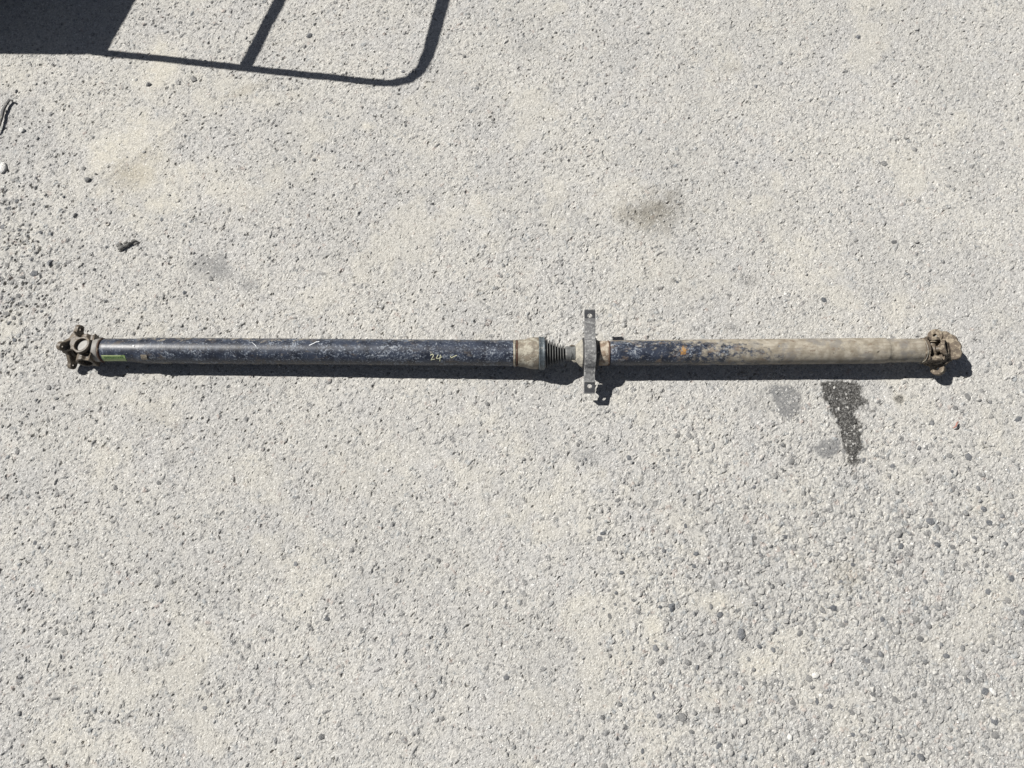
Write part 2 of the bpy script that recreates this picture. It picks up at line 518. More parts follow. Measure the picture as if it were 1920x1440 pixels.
# the crowd of smaller ones, one stuff part
V = []; F = []; T = []
smallp = []
for q in range(8):
    mm = stone_mesh('tmp', 90 + q, 1, None, .6)
    smallp.append(([v_.co.copy() for v_ in mm.vertices], [tuple(p_.vertices) for p_ in mm.polygons]))
    bpy.data.meshes.remove(mm)
n_small = 0
while n_small < 6000:
    px, py = rs.uniform(-60, 1980), rs.uniform(-40, 1500)
    k_ = max(0, min(1, (px - 850) / 600)) * max(0, min(1, (py - 600) / 450))
    left = math.exp(-((px - 20) / 90) ** 2 - ((py - 500) / 200) ** 2)
    if rs.random() > 0.14 + .8 * k_ + .28 * left: continue
    p = gp(px, py)
    n_small += 1
    j_ = int(np.clip(np.searchsorted(ys, p.y), 0, nr - 1)); i_ = int(np.clip(np.searchsorted(GX[j_], p.x), 0, nc - 1))
    if dust[j_, i_] > .3 + .6 * rs.random(): continue
    r_ = (2.0 + 2.6 * rs.random() ** 2.5) * (1 + .25 * k_) * (p - cam.location).length / FPX * rs.choice((.8, 1, 1.25))
    vs, fs = rs.choice(smallp)
    rot = Matrix.Rotation(rs.uniform(0, 6.28), 3, 'Z') @ Matrix.Rotation(rs.uniform(-.4, .4), 3, 'X')
    z = ground_z(p.x, p.y) + r_ * rs.uniform(-.34, .10 + .15 * left)
    n0 = len(V); tn = rs.random()
    for c_ in vs:
        V.append(rot @ (c_ * r_) + Vector((p.x, p.y, z))); T.append(tn)
    F += [tuple(n0 + i_ for i_ in f_) for f_ in fs]


def grit_material():
    m, b = new_mat('grit')
    N = NB(m); v = N.coord()
    c = N.mix(N.attr('tone'), (.12, .125, .132), (.40, .395, .375))
    c = N.mix(N.ramp(N.noise(v, 300, 3, .65), .4, .65, 0, .5), c, (.45, .43, .39))
    N.put(b.inputs['Base Color'], c); N.put(b.inputs['Roughness'], .9)
    N.put(b.inputs['Normal'], N.bump(N.noise(v, 700, 2, .6), .0008, .6))
    return m


grit = mesh_obj('small_stones', V, F, grit_material(), ground, True, 40)
ga = grit.data.attributes.new('tone', 'FLOAT', 'POINT'); ga.data.foreach_set('value', T)
grit['kind'] = 'stuff'

# loose things that lie on the yard
def loose(name, px, py, szx, szy, rot, mat, seed, label, cat, group=None, hz=.7, sub=2):
    p = gp(px, py); k = (p - cam.location).length / FPX * .5
    o = bpy.data.objects.new(name, stone_mesh(name, seed, sub, mat, .8))
    rz = min(szx, szy) * k * hz
    o.scale = (szx * k * 1.1, szy * k * 1.2, rz)
    o.location = (p.x, p.y, ground_zs(p.x, p.y) + rz * .45)
    o.rotation_euler = (0, 0, R(rot))
    link(o); tag(o, label, cat, group)
    return o


G = 'loose stones scattered on the asphalt'
loose('pebble', 1529, 1267, 12, 10, 20, M_WHITE, 201, 'white pebble with dark shadow, upper of two left of the lower right corner', 'pebble', G)
loose('pebble', 1482, 1382, 10, 12, 0, M_WHITE, 202, 'small round white pebble near the bottom edge, lower of two right of the middle', 'pebble', G)
loose('pebble', 1862, 1297, 16, 9, -50, M_WHITE, 203, 'elongated white pebble beside a grey stone near the right edge', 'pebble', G)
loose('pebble', 40, 243, 10, 10, 0, M_WHITE, 204, 'small flat round white pebble beside the black rubber strip at left edge', 'pebble', G)
loose('pebble', 4, 314, 16, 18, 0, M_WHITE, 205, 'larger whitish pebble cut by the left edge of the photo', 'pebble', G, .5)
loose('pebble', 1540, 1304, 8, 6, 0, M_WHITE, 206, 'tiny whitish chip just below the white pebble at lower right', 'pebble', G)
loose('pebble', 163, 336, 11, 8, 10, M_STONE, 207, 'small grey pebble lying in the dust below the shoe print', 'pebble', G)
lump = bpy.data.objects.new('bitumen_lump', None)
p = gp(236, 459); lump.location = (p.x, p.y, 0); link(lump)
tag(lump, 'crumbly dark grey bitumen lump lying alone above the left end of the shaft', 'lump')
for q, (dx, dy, a_, b_, c_) in enumerate(((0.017, 0.009, .011, .008, .006), (-.010, -.008, .012, .010, .007), (0.001, -.002, .010, .009, .006), (-.018, .001, .009, .006, .004), (.009, .004, .009, .006, .007), (-.002, .006, .007, .005, .004), (-.012, -.014, .007, .005, .004), (.024, .004, .006, .005, .004))):
    o = bpy.data.objects.new('clod', stone_mesh('clod', 300 + q, 2, M_BLACK, .9))
    o.location = (dx, dy, ground_zs(p.x + dx, p.y + dy) + c_ * .5); o.scale = (a_, b_, c_); o.rotation_euler = (0, 0, R(25))
    link(o, lump)


# ------------------------------------------------------------------ tubes swept along a path
def sweep(path, rad, seg=10, flat=1.0, closed=False):
    V, F = [], []
    n = len(path)
    up = Vector((0, 0, 1))
    for i, p in enumerate(path):
        a = path[max(i - 1, 0)]; b = path[min(i + 1, n - 1)]
        t = (b - a).normalized()
        s = t.cross(up)
        s = s.normalized() if s.length > 1e-6 else Vector((1, 0, 0))
        u = s.cross(t)
        r_ = rad[i] if isinstance(rad, (list, tuple)) else rad
        for k in range(seg):
            th = 2 * math.pi * k / seg
            V.append(p + s * (math.cos(th) * r_) + u * (math.sin(th) * r_ * flat))
    for i in range(n - 1):
        for k in range(seg):
            F.append((i * seg + k, i * seg + (k + 1) % seg, (i + 1) * seg + (k + 1) % seg, (i + 1) * seg + k))
    F.append(tuple(range(seg))[::-1]); F.append(tuple((n - 1) * seg + k for k in range(seg)))
    return V, F


def simple_mat(name, col, rough=.6, metal=0.0, var=.25, scale=120, dust=0.0, dcol=(.40, .37, .31), bump=.0004):
    m, b = new_mat(name)
    N = NB(m); v = N.coord()
    n1 = N.noise(v, scale, 4, .65)
    lo = tuple(max(0, c_ * (1 - var)) for c_ in col); hi = tuple(c_ * (1 + var) for c_ in col)
    c = N.mix(N.ramp(n1, .3, .7), lo, hi)
    if dust: c = N.mix(N.ramp(N.noise(v, scale * .6, 5, .7), .62 - .4 * dust, .72 - .15 * dust, 0, .9), c, dcol)
    N.put(b.inputs['Base Color'], c)
    N.put(b.inputs['Roughness'], rough); N.put(b.inputs['Metallic'], metal)
    N.put(b.inputs['Normal'], N.bump(N.noise(v, scale * 4, 3, .6), bump, .6))
    return m


M_RUB = simple_mat('black_rubber', (.022, .022, .024), .62, dust=.15)
# black rubber strip at the left edge
pts = [(-6, 250), (1, 236), (5, 222), (8, 208), (14, 197), (20, 189), (26, 191)]
path = [gp(a, b) + Vector((0, 0, .0045)) for a, b in pts]
V, F = sweep(path, [.002, .004, .0046, .0046, .004, .0038, .0025], 8, .7)
o = mesh_obj('rubber_strip', V, F, M_RUB)
tag(o, 'curved black rubber strip lying at the left edge below the big shadow', 'strip')
# red twig
M_RED = simple_mat('red_plastic', (.30, .13, .10), .7)
path = [gp(a, b) + Vector((0, 0, .003 + h_)) for a, b, h_ in ((1786, 803, 0), (1790, 800, .003), (1791, 795, .004), (1795, 791, .001))]
V, F = sweep(path, [.0012, .0017, .0017, .0010], 7)
o = mesh_obj('twig', V, F, M_RED)
tag(o, 'tiny bent reddish twig on pale asphalt right of the oil stain', 'twig')
# small washer
M_STEELD = simple_mat('dusty_steel', (.22, .21, .20), .6, .3, dust=.4)
p = gp(200, 418)
bm = bmesh.new(); ringv = []
for rr, zz in ((.0026, 0), (.0058, 0), (.0058, .0016), (.0026, .0016)):
    ringv.append([bm.verts.new((rr * math.cos(k * math.pi / 9), rr * math.sin(k * math.pi / 9), zz)) for k in range(18)])
for a_ in range(4):
    for k in range(18):
        bm.faces.new((ringv[a_][k], ringv[a_][(k + 1) % 18], ringv[(a_ + 1) % 4][(k + 1) % 18], ringv[(a_ + 1) % 4][k]))
mw = bpy.data.meshes.new('washer'); bm.to_mesh(mw); bm.free(); mw.materials.append(M_STEELD)
o = bpy.data.objects.new('washer', mw); o.location = (p.x, p.y, ground_zs(p.x, p.y) + .001); o.rotation_euler = (.1, .12, 0); link(o)
tag(o, 'tiny steel washer lying above the dark bitumen lump', 'washer')

# ------------------------------------------------------------------ THE SHAFT
S = 0.00125
AXZ = 0.042
YR = gp(960, 660, AXZ).y
root = bpy.data.objects.new('driveshaft', None)
root.location = (0, YR, 0)
link(root)
tag(root, 'long used two-piece steel driveshaft with centre bearing bracket lying across the asphalt', 'driveshaft')


def cy(px):
    if px < 1065: return 656.5 + (px - 190) * (663 - 656.5) / (1065 - 190)
    return 663 - (px - 1065) * 6.5 / (1745 - 1065)


def az(px):
    if px < 1065: return .0325 + (px - 190) * (.0445 - .0325) / 875
    return .0445 + (px - 1065) * .0055 / 680


def ax(px, z=None):
    """centre line of the shaft, which slopes up a little towards the right"""
    if z is None: z = az(px)
    k = 1 - (z - AXZ) * math.cos(R(TILT)) / 1.8125
    return Vector(((px - 960) * S * k, -(cy(px) - 660) * S - (z - AXZ) * .313, z))


def lathe(name, prof, mat, parent=root, seg=56, wob=0.0, sharp=30, caps=True, x0=None):
    V, F = [], []
    r_ = random.Random(hash(name) % 99 if False else len(prof) * 7)
    for (px, r) in prof:
        c = ax(px)
        for k in range(seg):
            th = 2 * math.pi * k / seg
            rr = r * S * (1 + wob * math.sin(th * 3 + px * .13) + wob * .6 * math.sin(th * 5 - px * .37))
            V.append(c + Vector((0, math.cos(th) * rr, math.sin(th) * rr)))
    n = len(prof)
    for i in range(n - 1):
        for k in range(seg):
            F.append((i * seg + k, i * seg + (k + 1) % seg, (i + 1) * seg + (k + 1) % seg, (i + 1) * seg + k))
    if caps:
        F.append(tuple(range(seg))[::-1]); F.append(tuple((n - 1) * seg + k for k in range(seg)))
    return mesh_obj(name, V, F, mat, parent, True, sharp)


def tube_material(name, right=False):
    m, b = new_mat(name)
    N = NB(m); v = N.coord(); x, y, z = N.sep(v)
    vs = N.map(v, (.6, 1, 1))
    # chipped, sun-bleached dark paint
    paint = N.mix(N.ramp(N.noise(v, 40, 4, .6), .35, .65), (.009, .012, .021), (.029, .037, .057))
    blotch = N.noise(vs, 48, 5, .62)
    fine = N.noise(v, 210, 5, .72, .3)
    speck = N.noise(N.map(v, (1, 1, 1), (3, 1, 0)), 330, 2, .6)
    # bluish scuffs and painted-in sky sheen, denser in the middle of the left half
    xl = N.ramp(N.noise(N.map(v, (.5, 1, 1), (9, 1, 2)), 9, 2), .35, .65, -.8, 1)
    thr = N.math('SUBTRACT', fine, N.math('MULTIPLY', N.math('SUBTRACT', .62, blotch), .55))
    thr = N.math('ADD', thr, N.math('MULTIPLY', xl, .035))
    c = N.mix(N.ramp(thr, .46, .585, 0, .85), paint, (.17, .195, .235))
    c = N.mix(N.ramp(thr, .57, .66, 0, .8), c, (.33, .335, .33))
    c = N.mix(N.ramp(speck, .66, .72, 0, .7), c, (.42, .43, .44))
    # dry mud
    lump = N.noise(N.map(v, (.8, 1, 1), (0, 5, 2)), 70, 6, .72)
    if right:
        g = N.ramp(x, .20, .80, .50, .88)
        thr = N.math('ADD', thr, .02)
        g = N.math('ADD', g, N.math('MULTIPLY', N.ramp(y, .006, .028), .20))
        mud = N.ramp(N.math('ADD', lump, N.math('SUBTRACT', g, .72)), .36, .56)
    else:
        g = N.math('ADD', N.math('MULTIPLY', N.ramp(y, .010, .028), .12), N.math('MULTIPLY', N.ramp(z, .050, .028), .13))
        mud = N.ramp(N.math('ADD', lump, g), .62, .74, 0, .85)
    mudc = N.mix(N.ramp(N.noise(v, 55, 4, .6), .35, .7), (.20, .175, .135), (.335, .305, .25))
    streak = N.noise(N.map(v, (.10, 1, 1), (4, 4, 1)), 150, 4, .65)
    mudc = N.mix(N.ramp(streak, .52, .66, 0, .5), mudc, (.17, .14, .11))
    mudc = N.mix(N.ramp(N.noise(v, 26, 5, .7), .50, .64, 0, .6), mudc, (.155, .15, .145))
    mudc = N.mix(N.ramp(N.noise(v, 480, 3, .7), .60, .72, 0, .45), mudc, (.12, .10, .08))
    c = N.mix(mud, c, mudc)
    brn = N.noise(N.map(v, (.55, 1, 1), (3, 9, 5)), 62, 6, .74)
    c = N.mix(N.ramp(N.math('ADD', brn, N.ramp(z, .060, .026, 0, .07)), .55, .66, 0, .75 if right else .6), c, (.135, .098, .068) if right else (.085, .068, .052))
    # rust bloom
    rust = N.ramp(N.noise(N.map(v, (.5, 1, 1), (7, 2, 9)), 34, 5, .7), .66, .76, 0, .55)
    c = N.mix(rust, c, (.16, .070, .035))
    cr = N.ramp(N.noise(N.map(v, (.22, 1, 1), (1, 8, 3)), 120, 3, .6, .6), .688, .71, 0, .8)
    c = N.mix(cr, c, (.035, .028, .022))
    if right:
        k = N.n.new('ShaderNodeVectorMath'); k.operation = 'DISTANCE'
        N.put(k.inputs[0], v); k.inputs[1].default_value = ((1276 - 960) * S, -.006, AXZ + .029)
        sp = N.math('ADD', k.outputs['Value'], N.math('MULTIPLY', N.math('SUBTRACT', N.noise(v, 160, 4, .7), .5), .030))
        c = N.mix(N.ramp(sp, .012, .003, 0, .9), c, (.40, .21, .05))
    N.put(b.inputs['Base Color'], c)
    ro = N.math('ADD', N.math('MULTIPLY', mud, .38), N.ramp(thr, .46, .62, .42, .64), True)
    N.put(b.inputs['Roughness'], ro)
    b.inputs['Specular IOR Level'].default_value = .5
    hh = N.math('ADD', N.math('MULTIPLY', fine, .5), N.math('MULTIPLY', mud, .8))
    hh = N.math('ADD', hh, N.math('MULTIPLY', N.noise(v, 30, 2), 1.2))
    N.put(b.inputs['Normal'], N.bump(hh, .0007, .7))
    return m


M_TL = tube_material('dark_paint_left')
M_TR = tube_material('muddy_paint_right', True)


def cast_mat(name, col, mudc, mudamt, rust=.3, rough=.6, metal=0.0, scale=90):
    m, b = new_mat(name)
    N = NB(m); v = N.coord()
    c = N.mix(N.ramp(N.noise(v, scale, 4, .65), .3, .7), tuple(k * .7 for k in col), tuple(k * 1.3 for k in col))
    c = N.mix(N.ramp(N.noise(N.map(v, (1, 1, 1), (2, 2, 2)), scale * .7, 5, .7), .70 - .1 * rust, .78, 0, .8), c, (.17, .080, .04))
    mk = N.ramp(N.noise(N.map(v, (1, 1, 1), (5, 1, 7)), scale * .8, 6, .72), .70 - .5 * mudamt, .80 - .5 * mudamt)
    mc = N.mix(N.ramp(N.noise(v, scale * 2.2, 4, .7), .35, .7), tuple(k * .75 for k in mudc), mudc)
    c = N.mix(mk, c, mc)
    N.put(b.inputs['Base Color'], c)
    N.put(b.inputs['Roughness'], N.math('ADD', N.math('MULTIPLY', mk, .3), rough, True)); N.put(b.inputs['Metallic'], metal)
    N.put(b.inputs['Normal'], N.bump(N.math('ADD', N.noise(v, scale * 5, 4, .65), mk), .0006, .7))
    return m


M_COLLAR = cast_mat('dusty_collar_metal', (.17, .145, .11), (.35, .325, .265), .46, .6)
M_HUB = cast_mat('greyed_steel', (.20, .19, .175), (.36, .34, .30), .22)
M_YOKE = cast_mat('oily_cast_iron', (.085, .068, .050), (.25, .205, .145), .33, .6, .5)
M_YOKE_TIP = cast_mat('brassy_wear', (.30, .24, .11), (.40, .36, .24), .2, .3, .5)
M_MUDYOKE = cast_mat('mud_caked_iron', (.085, .065, .047), (.26, .22, .165), .48, .5, .8)
M_RUST = cast_mat('rusty_weld', (.075, .040, .026), (.34, .28, .21), .28, .9, .8)
M_BRACKET = cast_mat('dusty_galvanised_steel', (.135, .135, .135), (.34, .34, .33), .42, -.6, .6, .0, 170)
M_FOOT = simple_mat('black_foot_paint', (.035, .037, .042), .7, dust=0)
M_CLAMP = cast_mat('blue_grey_zinc', (.075, .090, .10), (.34, .34, .32), .28, -.3, .45, .3, 160)
M_BOOT = simple_mat('grey_boot_rubber', (.10, .102, .10), .55, dust=.12, dcol=(.22, .215, .20))
M_BOOTT = simple_mat('grey_tail_rubber', (.115, .118, .115), .55, dust=.15, dcol=(.24, .24, .22))
M_SHIELD = cast_mat('dusty_pressed_steel', (.25, .235, .20), (.43, .40, .33), .45, .1, .7)
M_STUB = cast_mat('brown_stub_steel', (.19, .14, .10), (.46, .40, .32), .50, .3, .7)
M_CAP = simple_mat('bearing_cap_steel', (.20, .195, .185), .6, .2, .15, 90)
M_SCRAPE = simple_mat('scraped_steel', (.55, .53, .50), .35, .5, .35, 200)

# ---- left half
lt = [(195, 20.5), (198, 22), (204, 22.4), (258, 22.4), (262, 22.8), (268, 24.2), (272, 24.5)]
lt += [(272 + k * 23, 24.5 + .12 * math.sin(k * 1.7)) for k in range(1, 30)] + [(962, 24.4), (964, 22)]
tubeL = lathe('tube', lt, M_TL, seg=72)
tubeL['label'] = 'long dark navy painted tube with pale scuffs, left half'
h1 = lathe('yoke_hub', [(176, 15), (178, 20), (180, 22), (190, 22.2), (191.5, 21.3)], M_HUB)
wr = lathe('weld_bead', [(191, 20), (191.8, 22.6), (193, 23.2), (194.2, 22.4), (195, 20.8), (196.5, 20.4), (198, 20)], M_RUST)
lathe('weld_bead', [(967, 22), (967.6, 24.6), (968.4, 25.3), (969.4, 24.6), (970.4, 24.9), (971.2, 23)], M_RUST)
lathe('weld_bead', [(962, 23), (963, 24.8), (964.8, 25.5), (966.4, 25.2), (967.2, 24)], M_COLLAR)
lathe('flared_collar', [(971, 23), (972, 25.3), (981, 25.6), (984, 26.2), (990, 28.0), (996, 29.6), (1000, 29.9), (1009, 29.9), (1010.5, 29)], M_COLLAR)
cb = lathe('clamp_band', [(1009.5, 28), (1009.8, 30.5), (1011, 31.9), (1012.5, 31.3), (1018, 31.2), (1019.5, 32.0), (1021, 31.4), (1021.5, 28)], M_CLAMP)
V, F = [], []
bootp = [(1020.5, 22), (1021.5, 28.5), (1023, 28)]
NF = 7
for k in range(NF):
    xx = 1025.5 + k * 5.0; rr = 28.0 - 12.0 * (k / (NF - 1)) ** .85
    bootp += [(xx - 2.2, rr - 7.5), (xx - .9, rr - 1.0), (xx, rr), (xx + .8, rr - 1.2), (xx + 2.0, rr - 7.5)]
bootp += [(1060, 13.2), (1062, 13.8), (1068, 13.6), (1069, 12)]
lathe('rubber_boot', bootp, M_BOOT, sharp=50)
bc = lathe('boot_clamp', [(1067.5, 12.5), (1068, 14.3), (1069.5, 14.4), (1070, 13.7), (1076, 13.7), (1076.5, 14.2), (1078, 14.1), (1078.3, 11)], M_BOOTT)
lathe('inner_shaft', [(1076, 10.5), (1100, 10.5)], M_YOKE)
lathe('dust_shield', [(1077.5, 10.5), (1078.5, 14.5), (1080.5, 17), (1085, 21.5), (1088, 25), (1090.5, 26.5), (1091.5, 26.2), (1091.8, 22)], M_SHIELD)
lathe('rubber_mount', [(1091, 20), (1092, 28), (1094, 30), (1112, 30), (1117, 29), (1118, 26), (1119.5, 24.3), (1121.5, 24), (1122, 18)], M_RUB)

# ---- bearing bracket: arched strap and two feet
SW = 12.5e-3


def strap_path():
    """side view of the strap about the shaft axis: flat flange, half-round arch, flat flange"""
    R0, zf = .0405, .0180
    P = [(.080, zf), (.050, zf), (.043, zf + .002)]
    for k in range(0, 13):
        th = R(34 + (146 - 34) * k / 12)
        P.append((R0 * math.cos(th), R0 * math.sin(th)))
    P += [(-.043, zf + .002), (-.050, zf), (-.068, zf)]
    return P


def smooth2(P, n=2):
    for _ in range(n):
        Q = [P[0]]
        for a, b in zip(P[:-1], P[1:]):
            Q.append((a[0] * .75 + b[0] * .25, a[1] * .75 + b[1] * .25)); Q.append((a[0] * .25 + b[0] * .75, a[1] * .25 + b[1] * .75))
        Q.append(P[-1]); P = Q
    return P


BX, BY = 1104.2, 0.0
brk = bpy.data.objects.new('bearing_bracket', None)
c0 = ax(BX); brk.location = c0; brk.rotation_euler = (R(15), 0, R(-0.2)); link(brk, root)
# NB three levels: driveshaft > bearing_bracket > its pieces
P = smooth2(strap_path())
V, F = [], []
TH = .0035
sec = [(-1, 0), (-.92, TH), (.92, TH), (1, 0), (.9, -.0005), (-.9, -.0005)]
sec = [(-1, -.003), (-1, TH * .6), (-.93, TH), (.93, TH), (1, TH * .6), (1, -.003), (.88, -.003), (.88, 0), (-.88, 0), (-.88, -.003)]
for i, (y_, z_) in enumerate(P):
    a = P[max(0, i - 1)]; b = P[min(len(P) - 1, i + 1)]
    t = Vector((0, b[0] - a[0], b[1] - a[1])).normalized(); n_ = Vector((0, t.z, -t.y))
    if n_.z < 0 and abs(n_.z) > .02: n_ = -n_
    if n_.dot(Vector((0, y_, z_ + .01))) < 0: n_ = -n_
    wsc = 1.0 + .06 * math.exp(-(y_ / .03) ** 2)
    dp = 1 + 3.6 * sstep(np.array(-y_), .030, .050) + .8 * sstep(np.array(y_), .03, .05)
    for (u, h) in sec:
        V.append(Vector((u * SW * wsc, y_, z_)) + n_ * (h * float(dp) if h < -.001 else h))
ns = len(sec)
for i in range(len(P) - 1):
    for k in range(ns):
        F.append((i * ns + k, i * ns + (k + 1) % ns, (i + 1) * ns + (k + 1) % ns, (i + 1) * ns + k))
F.append(tuple(range(ns))[::-1]); F.append(tuple((len(P) - 1) * ns + k for k in range(ns)))
mesh_obj('strap', V, F, M_BRACKET, brk, True, 30)


def curve_plate(loops, half, bevel=.0008, res=3):
    """flat plate with holes in the XY plane, centred on z=0"""
    cu = bpy.data.curves.new('tmp', 'CURVE'); cu.dimensions = '2D'; cu.fill_mode = 'BOTH'
    cu.extrude = half - bevel; cu.bevel_depth = bevel; cu.bevel_resolution = res - 2 if res > 2 else 1
    cu.offset = -bevel
    for lp in loops:
        s_ = cu.splines.new('POLY'); s_.points.add(len(lp) - 1)
        for i, (a, b) in enumerate(lp): s_.points[i].co = (a, b, 0, 1)
        s_.use_cyclic_u = True
    o = bpy.data.objects.new('tmp', cu); COL.objects.link(o)
    dg = bpy.context.evaluated_depsgraph_get()
    me_ = bpy.data.meshes.new_from_object(o.evaluated_get(dg))
    out = ([v_.co.copy() for v_ in me_.vertices], [tuple(p_.vertices) for p_ in me_.polygons])
    bpy.data.objects.remove(o); bpy.data.curves.remove(cu); bpy.data.meshes.remove(me_)
    return out


def circ(cx, cy_, r, n=28, sx=1.0, sy=1.0):
    return [(cx + r * sx * math.cos(2 * math.pi * k / n), cy_ + r * sy * math.sin(2 * math.pi * k / n)) for k in range(n)]


def rrect(w_, h_, r, n=5):
    L = []
    for (sx, sy, a0) in ((1, 1, 0), (-1, 1, 90), (-1, -1, 180), (1, -1, 270)):
        for k in range(n + 1):
            a = R(a0 + 90 * k / n)
            L.append((sx * (w_ - r) + r * math.cos(a), sy * (h_ - r) + r * math.sin(a)))
    return L


# feet: dark plates with a bolt hole, with a turned-down lip
for sgn, hl, nm in ((1, .0145, .080), (-1, .0170, .068)):
    vs, fs = curve_plate([rrect(SW, hl, .004), circ(0.0, 0.0, .0052, 20, 1.05, .9)], .0022)
    yc = sgn * (nm + hl - .008)
    M = Matrix.Translation((0, yc, .0170))
    V = [M @ v_ for v_ in vs]; F = list(fs)
    f = mesh_obj('foot', V, F, M_FOOT, brk, True, 40)
    yl = yc + sgn * (hl - .0012)
    vs2 = []
    bmx = bmesh.new(); bmesh.ops.create_cube(bmx, size=1)
    lh = .017 if sgn < 0 else .009
    for v_ in bmx.verts: v_.co = Vector((v_.co.x * SW * 1.96, v_.co.y * .0028 + yl, v_.co.z * lh + .0195 - lh / 2))
    bmesh.ops.bevel(bmx, geom=bmx.edges[:], offset=.0008, segments=2, affect='EDGES')
    ml = bpy.data.meshes.new('foot_lip'); bmx.to_mesh(ml); bmx.free(); ml.materials.append(M_BRACKET)
    link(bpy.data.objects.new('foot_lip', ml), brk)

# ---- right half
lathe('stub_shaft', [(1119, 19), (1121, 23.2), (1128, 23.4), (1134, 23.2), (1139, 23.0), (1139.5, 22)], M_STUB)
lathe('weld_bead', [(1138.5, 21), (1139.2, 23.4), (1140.2, 24.0), (1141.2, 23.2), (1142.4, 22.2), (1143.2, 22)], M_RUST)
rt = [(1142, 21), (1143, 23.5), (1146, 24)] + [(1150 + k * 24, 24 + .12 * math.sin(k * 2.1)) for k in range(21)] + \
     [(1655, 24), (1658, 23.8), (1660.5, 23.0), (1662, 22.3), (1668, 22.2), (1724, 22.1), (1726, 21.5)]
tubeR = lathe('tube', rt, M_TR, seg=72)
tubeR['label'] = 'shorter tube caked with beige dried mud, right half'
lathe('weld_bead', [(1724.5, 21), (1725.3, 22.6), (1726.8, 23.1), (1728.2, 22.6), (1729.5, 21.2)], M_MUDYOKE)
# curl of peeled skin at that weld
pts = []
for k in range(15):
    th = R(100 - 135 * k / 14)
    c_ = ax(1726 + 2.5 * math.sin(math.pi * k / 14) - (5 * max(0, (k - 10) / 4) ** 1.5))
    rr = (23.2 + .8 * max(0, (k - 10) / 4)) * S
    pts.append(c_ + Vector((0, rr * math.cos(R(60) + R(140) * k / 14), rr * math.sin(R(60) + R(140) * k / 14))))
V, F = sweep(pts, .0007, 6)
mesh_obj('peeled_strip', V, F, M_SHIELD, root)

# ---- things on the tube skin
BETA = R(17.4)


def skin(px, py, off=.0004, r=None):
    if r is None: r = 24.5
    d = max(-1, min(1, (cy(px) - py) / r))
    ph = math.asin(d); rr = r * S + off
    y_ = rr * (math.sin(ph) * math.cos(BETA) - math.cos(ph) * math.sin(BETA))
    z_ = rr * (math.sin(ph) * math.sin(BETA) + math.cos(ph) * math.cos(BETA))
    return ax(px) + Vector((0, y_, z_))


def stroke(pts, wpx, r=24.5, off=.0005):
    """painted stroke that follows the tube"""
    D = []
    for a, b in zip(pts[:-1], pts[1:]):
        n = max(2, int(math.hypot(b[0] - a[0], b[1] - a[1]) / .8))
        D += [(a[0] + (b[0] - a[0]) * k / n, a[1] + (b[1] - a[1]) * k / n) for k in range(n)]
    D.append(pts[-1])
    V, F = [], []
    for i, q in enumerate(D):
        a = D[max(0, i - 1)]; b = D[min(len(D) - 1, i + 1)]
        t = Vector((b[0] - a[0], b[1] - a[1])); t.normalize(); n_ = Vector((-t.y, t.x))
        wd = wpx * .5 * (0.75 + .35 * math.sin(i * .9) ** 2) * (0.5 if i in (0, len(D) - 1) else 1)
        V.append(skin(q[0] + n_.x * wd, q[1] + n_.y * wd, off, r)); V.append(skin(q[0] - n_.x * wd, q[1] - n_.y * wd, off, r))
    for i in range(len(D) - 1): F.append((2 * i, 2 * i + 1, 2 * i + 3, 2 * i + 2))
    return V, F


M_INK = simple_mat('pale_yellow_marker', (.58, .58, .40), .6, 0, .12, 300)
V, F = [], []
for s_ in ([(809.5, 666.5), (811, 664.5), (814, 664), (815.2, 666), (813.5, 669.5), (810, 674.5), (813, 673.5), (817.5, 673)],
           [(824, 664.5), (821.5, 669), (820.5, 672), (824, 672), (831, 668.5)], [(828.5, 665), (827, 671), (826.2, 677.5)],
           [(846, 667), (848, 670.8), (852, 668.5), (858.5, 665.8)]):
    v1, f1 = stroke(s_, 1.35)
    n0 = len(V); V += v1; F += [tuple(i + n0 for i in f_) for f_ in f1]
o = mesh_obj('handwritten_mark', V, F, M_INK, tubeL, False)
o['label'] = 'handwritten yellow 24 and a tick'
# white scratch marks
M_SCR = simple_mat('bare_scratch', (.60, .62, .64), .5, .2)
for s_, w_ in (([(585, 648), (590, 645.5), (594, 643.5), (597, 641.5), (603, 640.8)], 1.4), ([(478, 642), (484, 646), (488, 650)], .8),
               ([(259, 649), (262, 647.5)], 1.2)):
    mesh_obj('scratch', *stroke(s_, w_), M_SCR, tubeL, False)


def patch(x0, y0, x1, y1, off, r, nx=16, ny=6):
    V = [skin(x0 + (x1 - x0) * i / nx, y0 + (y1 - y0) * j / ny, off, r) for j in range(ny + 1) for i in range(nx + 1)]
    F = [(j * (nx + 1) + i, j * (nx + 1) + i + 1, (j + 1) * (nx + 1) + i + 1, (j + 1) * (nx + 1) + i) for j in range(ny) for i in range(nx)]
    return V, F


